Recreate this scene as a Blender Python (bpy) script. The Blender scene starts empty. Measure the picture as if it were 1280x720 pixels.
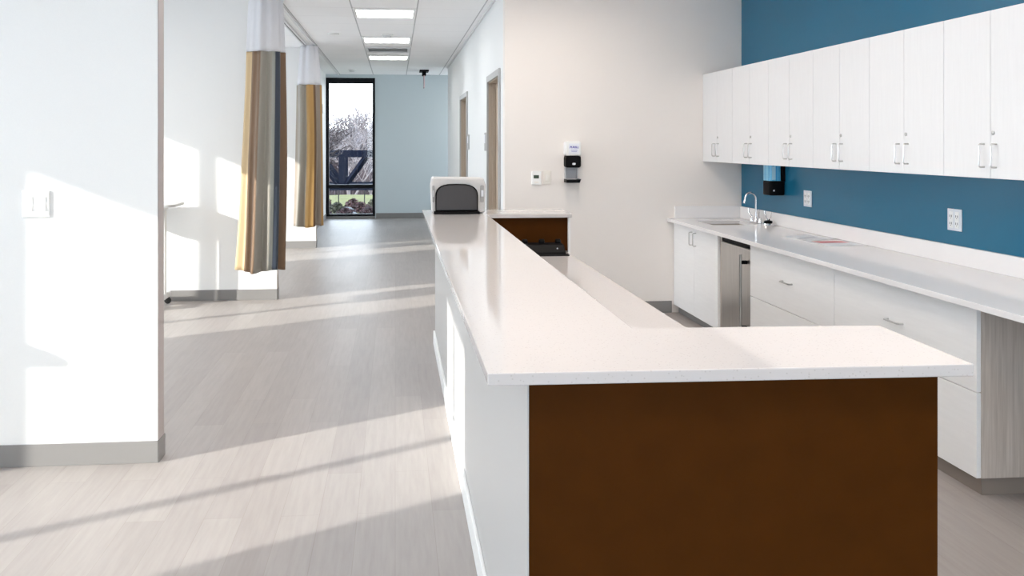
import bpy, bmesh, math, random
from mathutils import Vector, Matrix
random.seed(7)
S = bpy.context.scene
C = S.collection
PI = math.pi

# ---------------------------------------------------------------- materials
def mat(name, col, rough=.5, metal=0., spec=.5, coat=0., emit=None, es=0., trans=0., ior=1.45):
    m = bpy.data.materials.new(name); m.use_nodes = True
    b = m.node_tree.nodes['Principled BSDF']
    b.inputs['Base Color'].default_value = (*col, 1)
    b.inputs['Roughness'].default_value = rough
    b.inputs['Metallic'].default_value = metal
    b.inputs['Specular IOR Level'].default_value = spec
    b.inputs['Coat Weight'].default_value = coat
    b.inputs['Transmission Weight'].default_value = trans
    b.inputs['IOR'].default_value = ior
    if emit:
        b.inputs['Emission Color'].default_value = (*emit, 1)
        b.inputs['Emission Strength'].default_value = es
    return m

def nodes(m):
    nt = m.node_tree
    return nt, nt.nodes, nt.links, nt.nodes['Principled BSDF']

def noise_tint(m, c1, c2, scale=(1, 1, 1), nscale=8., detail=4., lo=.35, hi=.65, bump=0.):
    nt, N, L, b = nodes(m)
    tc = N.new('ShaderNodeTexCoord'); mp = N.new('ShaderNodeMapping')
    mp.inputs['Scale'].default_value = scale
    nz = N.new('ShaderNodeTexNoise'); nz.inputs['Scale'].default_value = nscale; nz.inputs['Detail'].default_value = detail
    cr = N.new('ShaderNodeValToRGB')
    cr.color_ramp.elements[0].position = lo; cr.color_ramp.elements[0].color = (*c1, 1)
    cr.color_ramp.elements[1].position = hi; cr.color_ramp.elements[1].color = (*c2, 1)
    L.new(tc.outputs['Object'], mp.inputs[0]); L.new(mp.outputs[0], nz.inputs['Vector'])
    L.new(nz.outputs['Fac'], cr.inputs[0]); L.new(cr.outputs[0], b.inputs['Base Color'])
    if bump:
        bp = N.new('ShaderNodeBump'); bp.inputs['Strength'].default_value = bump; bp.inputs['Distance'].default_value = .002
        L.new(nz.outputs['Fac'], bp.inputs['Height']); L.new(bp.outputs[0], b.inputs['Normal'])
    return m

def paint(name, col, rough=.55):
    m = mat(name, col, rough, spec=.35)
    d = tuple(c * .985 for c in col)
    return noise_tint(m, d, col, nscale=220., detail=2., bump=.04)

M = {}
LED, FILLW, SKY, SUN, EXPO = 9., 10., 5., 6.2, .36
M['white_wall'] = paint('white_wall_paint', (.84, .84, .83))
M['hall_wall'] = paint('hall_wall_paint', (.82, .835, .835))
M['end_wall'] = paint('blue_grey_wall_paint', (.60, .675, .70))
M['beige_wall'] = paint('beige_wall_paint', (.83, .785, .75))
M['teal_wall'] = paint('teal_wall_paint', (.012, .140, .245), .26)
M['base_grey'] = mat('grey_vinyl_baseboard', (.235, .225, .22), .45)
M['cab_white'] = noise_tint(mat('white_woodgrain_laminate', (.8, .8, .8), .32), (.745, .745, .755), (.77, .77, .78), (14, 14, 1), 5., 5., .3, .7)
M['base_white'] = noise_tint(mat('pale_woodgrain_laminate', (.8, .8, .8), .35), (.88, .88, .88), (.91, .91, .91), (14, 1.2, 14), 5., 5., .3, .7)
M['grey_grain'] = noise_tint(mat('grey_woodgrain_laminate', (.4, .38, .36), .4), (.49, .42, .365), (.65, .575, .515), (26, 26, 1), 4., 6., .3, .7)
M['toe'] = mat('taupe_toe_kick', (.27, .225, .195), .45)
M['brown'] = noise_tint(mat('dark_brown_panel', (.07, .03, .01), .6, spec=.08), (.056, .017, .0008), (.066, .020, .0012), (2, 2, 2), 6., 4., .3, .7)
M['desk_white'] = mat('off_white_desk_panel', (.55, .54, .53), .4)
M['white_trim'] = mat('white_trim_paint', (.88, .88, .87), .4)
M['steel'] = noise_tint(mat('brushed_steel', (.6, .58, .56), .3, 1.), (.50, .485, .465), (.62, .605, .58), (90, 90, 1), 3., 4.)
M['chrome'] = mat('chrome', (.82, .82, .84), .08, 1.)
M['nickel'] = mat('satin_nickel', (.55, .54, .53), .28, 1.)
M['black'] = mat('black_plastic', (.004, .004, .005), .5, spec=.10)
M['black_frame'] = mat('black_anodised_frame', (.006, .007, .010), .5, spec=.2)
M['navy_steel'] = mat('navy_painted_steel', (.003, .005, .013), .8, spec=.08)
M['white_plastic'] = mat('white_plastic', (.86, .86, .85), .35)
M['cream_plastic'] = mat('cream_plastic', (.84, .80, .74), .35)
M['plate_grey'] = mat('pale_grey_outlet_plate', (.72, .74, .78), .35)
M['dark_slot'] = mat('dark_slot', (.05, .05, .055), .6)
M['lcd'] = mat('dark_green_display', (.035, .055, .03), .25)
M['frame_grey'] = mat('grey_metal_door_frame', (.44, .44, .44), .4)
M['jamb_reflect'] = mat('jamb_wood_reflection', (.46, .385, .31), .4)  # tan reflection of the wood door put into the jamb colour
M['door_wood'] = noise_tint(mat('tan_wood_door', (.45, .36, .27), .4), (.40, .315, .235), (.50, .41, .315), (12, 12, .8), 4., 5.)
M['paper'] = mat('white_paper', (.84, .84, .86), .6)
M['red_print'] = mat('red_print', (.70, .27, .27), .6)
M['grey_print'] = mat('grey_print', (.55, .55, .60), .6)
M['sink'] = mat('tan_grey_sink', (.40, .36, .32), .4)
M['smoke'] = mat('smoked_dark_panel', (.04, .034, .034), .3, spec=.3)
M['case_white'] = mat('pearl_grey_case', (.62, .60, .59), .35)
M['handle_grey'] = mat('grey_moulded_handle', (.36, .35, .34), .4)
M['purple_ink'] = mat('dark_blue_ink', (.05, .05, .36), .5)
M['pale_ink'] = mat('pale_violet_ink', (.42, .42, .66), .5)
M['label_white'] = mat('pale_label', (.80, .82, .88), .4)
M['soap_blue'] = noise_tint(mat('blue_liquid_soap', (.05, .35, .62), .12, coat=.6), (.06, .40, .75), (.22, .72, .95), (60, 60, .5), 1.2, 2.)
M['pale_blue'] = mat('pale_blue_label', (.50, .78, .92), .3)
M['clear_blue'] = mat('clear_grey_plastic', (.50, .50, .52), .2)
M['pink_glow'] = mat('pink_glow_acrylic', (.72, .55, .58), .2)  # pink edge glow of the lit sign put into the base colour
M['rail'] = mat('white_aluminium_rail', (.74, .74, .75), .35)
M['led'] = mat('lit_diffuser', (.9, .9, .9), .5, emit=(1., .985, .97), es=LED)
M['fill_warm'] = mat('warm_fill_diffuser', (.9, .9, .9), .5, emit=(1., .87, .74), es=FILLW)  # diffuser of the added station fill lights
M['troffer'] = mat('white_troffer_housing', (.86, .86, .85), .4)
M['vent'] = mat('white_vent_metal', (.72, .73, .74), .4)
M['vent_dark'] = mat('vent_shadow_gap', (.22, .22, .23), .6)
M['caster'] = mat('black_rubber', (.02, .02, .02), .6)
M['table_top'] = mat('grey_laminate_tabletop', (.42, .42, .42), .35)
M['table_metal'] = mat('pale_grey_enamel', (.72, .73, .73), .35)
M['carpet_grass'] = noise_tint(mat('lawn_grass', (.2, .3, .05), .9), (.045, .046, .004), (.09, .09, .012), nscale=6.)
M['paving'] = noise_tint(mat('pale_bounce_paving', (.4, .4, .4), .9), (.60, .60, .60), (.68, .68, .68), nscale=3.)
M['earth'] = noise_tint(mat('brown_earth', (.15, .1, .08), .95), (.04, .028, .024), (.08, .058, .05), nscale=2.)
M['shrub'] = noise_tint(mat('dark_red_foliage', (.1, .03, .03), .8), (.016, .006, .009), (.06, .02, .022), nscale=9.)
M['shrub_green'] = noise_tint(mat('dull_green_foliage', (.1, .1, .05), .8), (.018, .02, .012), (.055, .05, .03), nscale=9.)
M['rock'] = noise_tint(mat('pale_grey_rock', (.4, .4, .4), .9), (.06, .063, .07), (.13, .13, .135), nscale=5.)
M['bark_dark'] = noise_tint(mat('dark_bark', (.09, .06, .06), .9), (.018, .013, .015), (.04, .03, .03), nscale=7.)
M['bark_pale'] = noise_tint(mat('pale_sycamore_bark', (.5, .47, .46), .9), (.15, .13, .135), (.26, .235, .24), nscale=5.)
M['twigs'] = noise_tint(mat('purple_brown_twigs', (.2, .14, .15), .95), (.035, .025, .028), (.075, .054, .058), nscale=.6)
M['hill'] = noise_tint(mat('wooded_hillside', (.2, .15, .15), 1.), (.020, .013, .017), (.060, .044, .050), (1, 1, 2.5), .55, 8.)
M['stake'] = mat('dark_metal_stake', (.02, .02, .02), .7, spec=.1)

def quartz():
    m = mat('pale_quartz', (.8, .76, .73), .04, spec=.5)
    nt, N, L, b = nodes(m)
    tc = N.new('ShaderNodeTexCoord')
    v = N.new('ShaderNodeTexVoronoi'); v.inputs['Scale'].default_value = 95
    L.new(tc.outputs['Object'], v.inputs['Vector'])
    cr = N.new('ShaderNodeValToRGB')
    cr.color_ramp.elements[0].position = .13; cr.color_ramp.elements[0].color = (.56, .515, .49, 1)
    cr.color_ramp.elements[1].position = .22; cr.color_ramp.elements[1].color = (.655, .612, .595, 1)
    L.new(v.outputs['Distance'], cr.inputs[0]); L.new(cr.outputs[0], b.inputs['Base Color'])
    return m
M['quartz'] = quartz()
M['quartz_white'] = mat('white_quartz', (.82, .80, .80), .12, spec=.2)

def floor_mat():
    m = mat('grey_wood_plank_vinyl', (.5, .46, .43), .42, spec=.35)
    nt, N, L, b = nodes(m)
    tc = N.new('ShaderNodeTexCoord')
    rot = N.new('ShaderNodeMapping'); rot.inputs['Rotation'].default_value = (0, 0, PI / 2)
    L.new(tc.outputs['Object'], rot.inputs[0])
    br = N.new('ShaderNodeTexBrick')
    br.inputs['Scale'].default_value = 1; br.inputs['Brick Width'].default_value = 1.22; br.inputs['Row Height'].default_value = .152
    br.inputs['Mortar Size'].default_value = .0012; br.offset = .37; br.inputs['Bias'].default_value = 0
    br.inputs['Color1'].default_value = (.325, .294, .280, 1); br.inputs['Color2'].default_value = (.362, .331, .315, 1)
    br.inputs['Mortar'].default_value = (.30, .27, .25, 1)
    L.new(rot.outputs[0], br.inputs['Vector'])
    mp = N.new('ShaderNodeMapping'); mp.inputs['Scale'].default_value = (16, 1.1, 1)
    L.new(tc.outputs['Object'], mp.inputs[0])
    nz = N.new('ShaderNodeTexNoise'); nz.inputs['Scale'].default_value = 2.6; nz.inputs['Detail'].default_value = 7; nz.inputs['Roughness'].default_value = .62
    L.new(mp.outputs[0], nz.inputs['Vector'])
    cr = N.new('ShaderNodeValToRGB')
    cr.color_ramp.elements[0].position = .30; cr.color_ramp.elements[0].color = (.91, .905, .90, 1)
    cr.color_ramp.elements[1].position = .62; cr.color_ramp.elements[1].color = (1.03, 1.03, 1.03, 1)
    L.new(nz.outputs['Fac'], cr.inputs[0])
    mx = N.new('ShaderNodeMixRGB'); mx.blend_type = 'MULTIPLY'; mx.inputs[0].default_value = 1
    L.new(br.outputs['Color'], mx.inputs[1]); L.new(cr.outputs[0], mx.inputs[2])
    L.new(mx.outputs[0], b.inputs['Base Color'])
    return m
M['floor'] = floor_mat()

def ceiling_mat():
    m = mat('white_ceiling_tiles', (.84, .84, .84), .85, spec=.2)
    nt, N, L, b = nodes(m)
    tc = N.new('ShaderNodeTexCoord'); sp = N.new('ShaderNodeSeparateXYZ')
    L.new(tc.outputs['Object'], sp.inputs[0])
    def lines(out, period, off, half):
        a = N.new('ShaderNodeMath'); a.operation = 'SUBTRACT'; L.new(out, a.inputs[0]); a.inputs[1].default_value = off
        w = N.new('ShaderNodeMath'); w.operation = 'PINGPONG'; L.new(a.outputs[0], w.inputs[0]); w.inputs[1].default_value = period / 2
        c = N.new('ShaderNodeMath'); c.operation = 'LESS_THAN'; L.new(w.outputs[0], c.inputs[0]); c.inputs[1].default_value = half
        return c.outputs[0]
    lx = lines(sp.outputs['X'], .658, -.436, .007)
    ly = lines(sp.outputs['Y'], .61, .60, .005)
    f = N.new('ShaderNodeMath'); f.operation = 'MULTIPLY'; f.inputs[1].default_value = .35; L.new(ly, f.inputs[0])
    mx = N.new('ShaderNodeMath'); mx.operation = 'MAXIMUM'; L.new(lx, mx.inputs[0]); L.new(f.outputs[0], mx.inputs[1])
    c = N.new('ShaderNodeMixRGB'); L.new(mx.outputs[0], c.inputs[0])
    c.inputs[1].default_value = (.96, .96, .965, 1); c.inputs[2].default_value = (.55, .55, .56, 1)
    L.new(c.outputs[0], b.inputs['Base Color'])
    return m
M['ceiling'] = ceiling_mat()

def glass_mat():
    m = bpy.data.materials.new('window_glass'); m.use_nodes = True
    nt = m.node_tree; N = nt.nodes; N.remove(N['Principled BSDF'])
    t = N.new('ShaderNodeBsdfTransparent'); t.inputs[0].default_value = (.96, .975, .975, 1)
    g = N.new('ShaderNodeBsdfGlossy'); g.inputs['Roughness'].default_value = .02
    fr = N.new('ShaderNodeFresnel'); fr.inputs[0].default_value = 1.35
    mx = N.new('ShaderNodeMixShader')
    nt.links.new(fr.outputs[0], mx.inputs[0]); nt.links.new(t.outputs[0], mx.inputs[1]); nt.links.new(g.outputs[0], mx.inputs[2])
    nt.links.new(mx.outputs[0], N['Material Output'].inputs[0])
    return m
M['glass'] = glass_mat()

def mesh_fabric():
    m = mat('white_curtain_mesh', (.86, .86, .88), .8)
    nt, N, L, b = nodes(m)
    t = N.new('ShaderNodeBsdfTransparent'); tl = N.new('ShaderNodeBsdfTranslucent'); tl.inputs[0].default_value = (.86, .86, .88, 1)
    m1 = N.new('ShaderNodeMixShader'); m1.inputs[0].default_value = .4
    m2 = N.new('ShaderNodeMixShader'); m2.inputs[0].default_value = .12
    out = N['Material Output']
    L.new(b.outputs[0], m1.inputs[1]); L.new(tl.outputs[0], m1.inputs[2])
    L.new(m1.outputs[0], m2.inputs[1]); L.new(t.outputs[0], m2.inputs[2]); L.new(m2.outputs[0], out.inputs[0])
    return m
M['mesh'] = mesh_fabric()

STR = {'cream': (.52, .385, .225), 'gold': (.36, .21, .07), 'brown': (.165, .098, .055), 'taupe': (.25, .205, .165),
       'grey': (.275, .255, .22), 'sage': (.29, .30, .27), 'navy': (.03, .04, .06), 'dkbrown': (.12, .065, .03)}
def stripe_mat(name, seq):
    m = mat(name, (.5, .4, .3), .55, spec=.35)
    m.node_tree.nodes['Principled BSDF'].inputs['Sheen Weight'].default_value = .15
    nt, N, L, b = nodes(m)
    uv = N.new('ShaderNodeTexCoord'); sp = N.new('ShaderNodeSeparateXYZ'); L.new(uv.outputs['UV'], sp.inputs[0])
    cr = N.new('ShaderNodeValToRGB'); r = cr.color_ramp; r.interpolation = 'LINEAR'
    pts = []
    for i, (p, c) in enumerate(seq):
        nxt = seq[i + 1][0] if i + 1 < len(seq) else 1.0
        pts.append((p + .003, c)); pts.append((nxt - .003, c))
    r.elements[0].position = pts[0][0]; r.elements[0].color = (*STR[pts[0][1]], 1)
    r.elements[1].position = pts[-1][0]; r.elements[1].color = (*STR[pts[-1][1]], 1)
    for p, c in pts[1:-1]:
        e = r.elements.new(p); e.color = (*STR[c], 1)
    L.new(sp.outputs['X'], cr.inputs[0])
    L.new(cr.outputs[0], b.inputs['Base Color'])
    return m

# ---------------------------------------------------------------- mesh helpers
def bx(bm, x0, x1, y0, y1, z0, z1):
    vs = [bm.verts.new((x, y, z)) for x in (x0, x1) for y in (y0, y1) for z in (z0, z1)]
    for f in ((0, 1, 3, 2), (4, 6, 7, 5), (0, 4, 5, 1), (2, 3, 7, 6), (0, 2, 6, 4), (1, 5, 7, 3)):
        bm.faces.new([vs[i] for i in f])

def prism(bm, pts, axis, a, b):
    """extrude a 2-D outline (pts) along axis between a and b. axis 'y': pts are (x,z); 'x': (y,z); 'z': (x,y)"""
    def P(p, t):
        return {'y': (p[0], t, p[1]), 'x': (t, p[0], p[1]), 'z': (p[0], p[1], t)}[axis]
    A = [bm.verts.new(P(p, a)) for p in pts]; B = [bm.verts.new(P(p, b)) for p in pts]
    bm.faces.new(A); bm.faces.new(B[::-1])
    n = len(pts)
    for i in range(n):
        bm.faces.new((A[i], B[i], B[(i + 1) % n], A[(i + 1) % n]))

def tube(bm, pts, r, seg=10, cap=True):
    pts = [Vector(p) for p in pts]
    rs = r if isinstance(r, (list, tuple)) else [r] * len(pts)
    rings = []; up = None
    for i, p in enumerate(pts):
        d = (pts[min(i + 1, len(pts) - 1)] - pts[max(i - 1, 0)])
        if d.length < 1e-9: d = Vector((0, 0, 1))
        d.normalize()
        if up is None:
            up = Vector((0, 0, 1)) if abs(d.z) < .9 else Vector((1, 0, 0))
        u = d.cross(up)
        if u.length < 1e-5: u = d.cross(Vector((0, 1, 0)))
        u.normalize(); v = u.cross(d).normalized(); up = v
        rings.append([bm.verts.new(p + (u * math.cos(2 * PI * k / seg) + v * math.sin(2 * PI * k / seg)) * rs[i]) for k in range(seg)])
    for a, b in zip(rings, rings[1:]):
        for k in range(seg):
            bm.faces.new((a[k], a[(k + 1) % seg], b[(k + 1) % seg], b[k]))
    if cap:
        bm.faces.new(rings[0][::-1]); bm.faces.new(rings[-1])

def lathe(bm, prof, loc, axis='z', seg=24):
    """prof: list of (radius, height)"""
    loc = Vector(loc); rings = []
    for r, h in prof:
        ring = []
        for k in range(seg):
            a = 2 * PI * k / seg; c, s = r * math.cos(a), r * math.sin(a)
            v = {'z': (c, s, h), 'x': (h, c, s), 'y': (s, h, c)}[axis]
            ring.append(bm.verts.new(loc + Vector(v)))
        rings.append(ring)
    for a, b in zip(rings, rings[1:]):
        for k in range(seg):
            bm.faces.new((a[k], a[(k + 1) % seg], b[(k + 1) % seg], b[k]))
    bm.faces.new(rings[0][::-1]); bm.faces.new(rings[-1])

def rrect(x0, x1, y0, y1, r, n=5):
    out = []
    for cx, cy, a0 in ((x1 - r, y1 - r, 0), (x0 + r, y1 - r, 90), (x0 + r, y0 + r, 180), (x1 - r, y0 + r, 270)):
        for k in range(n + 1):
            a = math.radians(a0 + 90 * k / n); out.append((cx + r * math.cos(a), cy + r * math.sin(a)))
    return out

def obj(name, bm, m, parent=None, bev=0., smooth=False, seg=2):
    bmesh.ops.recalc_face_normals(bm, faces=bm.faces)
    me = bpy.data.meshes.new(name); bm.to_mesh(me); bm.free()
    if smooth:
        for p in me.polygons: p.use_smooth = True
    o = bpy.data.objects.new(name, me); C.objects.link(o)
    me.materials.append(m)
    if parent is not None:
        o.parent = parent
        # geometry is written in world (or thing-local) space: thing() stores its base in 'base'
        b = BASE.get(root_of(parent).name)
        if b is not None: me.transform(Matrix.Translation(-b))
    if bev:
        md = o.modifiers.new('bevel', 'BEVEL'); md.width = bev; md.segments = seg; md.limit_method = 'ANGLE'; md.angle_limit = math.radians(40)
    if smooth:
        try: me.set_sharp_from_angle(angle=math.radians(38))
        except Exception: pass
    return o

BASE = {}
def root_of(o):
    while o.parent is not None: o = o.parent
    return o

def B():
    return bmesh.new()

def box(name, m, parent, *dims, bev=0., **k):
    bm = B(); bx(bm, *dims); return obj(name, bm, m, parent, bev, **k)

def thing(name, label, cat, loc, group=None, kind=None):
    o = bpy.data.objects.new(name, None); C.objects.link(o)
    o.empty_display_size = .05
    o.location = loc; BASE[o.name] = Vector(loc)
    if kind: o['kind'] = kind
    if label: o['label'] = label
    if cat: o['category'] = cat
    if group: o['group'] = group
    return o

def tag(o, label, cat, group=None, kind=None):
    o['label'] = label; o['category'] = cat
    if group: o['group'] = group
    if kind: o['kind'] = kind
    return o

def struct(o, label=None):
    o['kind'] = 'structure'
    if label: o['label'] = label
    return o

def dup(root, loc, label, group=None):
    r = root.copy(); C.objects.link(r); r.location = loc; r['label'] = label
    if group: r['group'] = group
    for ch in list(root.children):
        c = ch.copy(); C.objects.link(c); c.parent = r
        for g in list(ch.children):
            d = g.copy(); C.objects.link(d); d.parent = c
    return r

# ---------------------------------------------------------------- camera
F = 1120.; CX = 598.5; HY = 179.
TH = math.atan((CX - 494.) / F)
cd = bpy.data.cameras.new('camera'); cam = bpy.data.objects.new('camera', cd); C.objects.link(cam)
cam.location = (0, 0, 1.5); cam.rotation_euler = (PI / 2, 0, -TH)
cd.sensor_fit = 'HORIZONTAL'; cd.sensor_width = 36.; cd.lens = 36. * F / 1280.
cd.shift_x = (640. - CX) / 1280.; cd.shift_y = -(360. - HY) / 1280.
cd.clip_start = .05; cd.clip_end = 600
S.camera = cam

# ---------------------------------------------------------------- room shell
CH = 2.87
XW = -5.0                      # window wall
YB = -4.6                      # wall behind the camera
def swall(name, m, *d, label=None):
    return struct(box(name, m, None, *d), label)

bm = B(); bx(bm, XW - .2, 3.3, YB - .1, 18.2, -.12, 0); struct(obj('floor', bm, M['floor']), 'grey wood plank vinyl floor')
bm = B(); bx(bm, XW - .2, 3.3, YB - .1, 18.2, CH, CH + .12); struct(obj('ceiling', bm, M['ceiling']), 'white tiled ceiling')
swall('wall_right', M['teal_wall'], 3.08, 3.2, YB, 7.87, 0, CH, label='teal wall behind the cabinets')
swall('wall_station', M['beige_wall'], .95, 3.079, 7.75, 7.87, 0, CH, label='beige wall facing the desk')
bm = B()
bx(bm, XW, -4.4, YB - .18, YB, 0, CH); bx(bm, 2.7, 3.2, YB - .18, YB, 0, CH)
bx(bm, -4.4, 2.7, YB - .18, YB, 2.62, CH); bx(bm, -4.4, 2.7, YB - .18, YB, 0, .10)
struct(obj('wall_back', bm, M['white_wall']), 'wall behind the camera with an added window')
w = thing('window_7', None, None, (-.85, YB, .1), kind='structure')  # unseen window, added to let fill light in from behind
bm = B()
bx(bm, -4.4, -4.35, YB - .13, YB - .05, .1, 2.62); bx(bm, 2.65, 2.7, YB - .13, YB - .05, .1, 2.62)
bx(bm, -4.35, 2.65, YB - .13, YB - .05, 2.57, 2.62); bx(bm, -4.35, 2.65, YB - .13, YB - .05, .1, .15)
obj('frame', bm, M['black_frame'], w)
for k in range(1, 5): box('mullion', M['black_frame'], w, -4.35 + 1.4 * k - .03, -4.35 + 1.4 * k + .03, YB - .13, YB - .05, .15, 2.57)
box('pane', M['glass'], w, -4.35, 2.65, YB - .094, YB - .088, .15, 2.57)
# hall wall with two door openings (x .95 - 1.09)
D1 = (8.10, 9.10); D2 = (11.76, 12.94); DH = 2.13
bm = B()
bx(bm, .95, 1.09, 7.871, D1[0], 0, CH); bx(bm, .95, 1.09, D1[1], D2[0], 0, CH); bx(bm, .95, 1.09, D2[1], 16.2, 0, CH)
bx(bm, .95, 1.09, D1[0], D1[1], DH, CH); bx(bm, .95, 1.09, D2[0], D2[1], DH, CH)
struct(obj('wall_hall', bm, M['hall_wall']), 'pale hall wall with two doors')
bm = B()
bx(bm, 3.0, 3.1, 7.9, 16.3, 0, CH); bx(bm, 3.0, 3.1, 17.85, 18.0, 0, CH); bx(bm, 3.0, 3.1, 16.3, 17.85, 2.62, CH); bx(bm, 3.0, 3.1, 16.3, 17.85, 0, .1)
struct(obj('wall_corner', bm, M['end_wall']))
w = thing('window_8', None, None, (3.05, 17.07, .1), kind='structure')  # unseen window, added to send side light onto the end wall
bm = B(); bx(bm, 3.02, 3.08, 16.301, 16.35, .101, 2.619); bx(bm, 3.02, 3.08, 17.80, 17.849, .101, 2.619); bx(bm, 3.02, 3.08, 16.35, 17.8, 2.57, 2.619); bx(bm, 3.02, 3.08, 16.35, 17.8, .101, .15)
obj('frame', bm, M['black_frame'], w)
box('pane', M['glass'], w, 3.047, 3.053, 16.35, 17.8, .15, 2.57)
# end wall with the tall window opening x -1.36..-.40
WX0, WX1, WZ0, WZ1 = -1.37, -.40, .045, 2.80
bm = B()
bx(bm, WX1, 3.1, 18.0, 18.16, 0, CH); bx(bm, XW, WX0, 18.0, 18.16, 0, CH)
bx(bm, WX0, WX1, 18.0, 18.16, WZ1, CH); bx(bm, WX0, WX1, 18.0, 18.16, 0, WZ0)
struct(obj('wall_end', bm, M['end_wall']), 'blue grey wall closing the hall')
swall('wall_left', M['hall_wall'], -1.47, -1.37, 13.11, 17.999, 0, CH, label='pale wall left of the end window')

# partitions between the bays, front faces at y
BAYS = [-.065, 4.335, 8.74, 13.0]
for i, y in enumerate(BAYS):
    swall('wall_partition', M['white_wall'], XW + .002, -1.112 if i < 2 else -1.13, y, y + .10, 0, CH,
          label=['off-white partition beside the camera', 'off-white partition at the left edge with sunlight on it', 'off-white partition behind the first curtain', 'off-white partition behind the second curtain'][i])
M['guard'] = mat('taupe_corner_guard', (.40, .345, .33), .5)
for i, y in enumerate(BAYS[1:]):
    xe = -1.112 if i < 1 else -1.13
    struct(box('trim_%d' % (6 + i), M['guard'], None, xe + .0005, xe + .004, y + .002, y + .098, .103, CH - .03))
def skirt(name, *d):
    o = box(name, M['base_grey'], None, *d, bev=.004); struct(o); return o
for i, y in enumerate(BAYS):
    xe = -1.112 if i < 2 else -1.13
    bm = B(); t = .008
    prism(bm, [(XW + .002, y - t), (xe - .03, y - t), (xe + t - .006, y - t), (xe + t, y - t + .006), (xe + t, y + .1 + t), (XW + .002, y + .1 + t), (XW + .002, y + .1), (xe, y + .1), (xe, y), (XW + .002, y)], 'z', .0005, .102)
    struct(obj('baseboard_partition', bm, M['base_grey']))
skirt('baseboard_end', WX1 + .02, 3.0, 17.988, 17.999, .0005, .105)
skirt('baseboard_left', -1.369, -1.36, 13.12, 17.98, .0005, .105)
skirt('baseboard_station', .96, 2.44, 7.738, 7.749, .0005, .105)
bm = B(); 
bx(bm, .94, .949, 7.76, D1[0] - .06, .0005, .105); bx(bm, .94, .949, D1[1] + .06, D2[0] - .06, .0005, .105); bx(bm, .94, .949, D2[1] + .06, 16.2, .0005, .105)
struct(obj('baseboard_hall', bm, M['base_grey']))

# window wall of the bays: glazing from y0 to y1 in each bay, head at 2.656
HEAD = 2.725
bm = B()
bx(bm, XW - .18, XW, YB, 18.0, HEAD, CH)
bx(bm, XW - .18, XW, YB, 18.0, 0, .08)
glz = [(-3.6, -.35)] + [(y + 4.4 - 3.60, y + 4.4 - .28) for y in BAYS[:3]] + [(13.2, 17.6)]
glz = [(-3.6, -.35), (.735, 4.06), (5.14, 8.46), (9.40, 12.72), (13.4, 17.6)]
prev = YB
for a, b in glz:
    bx(bm, XW - .18, XW, prev, a, .08, HEAD); prev = b
bx(bm, XW - .18, XW, prev, 18.0, .08, HEAD)
struct(obj('wall_window', bm, M['white_wall']), 'window wall of the bays')
for i, (a, b) in enumerate(glz):
    w = thing('window_%d' % (i + 2), None, None, (XW, (a + b) / 2, .08), kind='structure')
    bm = B(); x0, x1 = XW - .13, XW - .05
    bx(bm, x0, x1, a, a + .045, .08, HEAD); bx(bm, x0, x1, b - .045, b, .08, HEAD)
    bx(bm, x0, x1, a, b, HEAD - .04, HEAD); bx(bm, x0, x1, a, b, .08, .13)
    obj('frame', bm, M['black_frame'], w)
    if i in (1, 2, 3):
        ms = [(a + .755, .045), (a + 1.697, .065), (a + 2.60, .045)]
    else:
        ms = [(a + (b - a) * k / 4, .08) for k in (1, 2, 3)]
    for my, mw in ms:
        box('mullion', M['black_frame'], w, x0, x1, my, my + mw, .13, HEAD - .04)
    box('pane', M['glass'], w, XW - .094, XW - .088, a + .045, b - .045, .13, HEAD - .04)

# end window
w = thing('window_1', 'tall dark-framed window at the end of the hall', None, ((WX0 + WX1) / 2, 18.0, WZ0), kind='structure')
bm = B(); y0, y1 = 17.985, 18.10
bx(bm, WX0 + .001, WX0 + .06, y0, y1, WZ0, WZ1); bx(bm, WX1 - .05, WX1 - .001, y0, y1, WZ0, WZ1)
bx(bm, WX0 + .06, WX1 - .05, y0, y1, WZ1 - .11, WZ1 - .001); bx(bm, WX0 + .06, WX1 - .05, y0, y1, WZ0 + .001, WZ0 + .045)
obj('frame', bm, M['black_frame'], w, .004)
box('transom', M['black_frame'], w, WX0 + .06, WX1 - .05, y0, y1, .60, .675, bev=.003)
box('pane', M['glass'], w, WX0 + .06, WX1 - .05, 18.04, 18.046, .675, WZ1 - .11)
box('pane', M['glass'], w, WX0 + .06, WX1 - .05, 18.04, 18.046, WZ0 + .045, .60)
box('sill', M['base_grey'], w, WX0 + .001, WX1 - .001, 17.94, 17.984, .001, .045, bev=.004)

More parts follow.
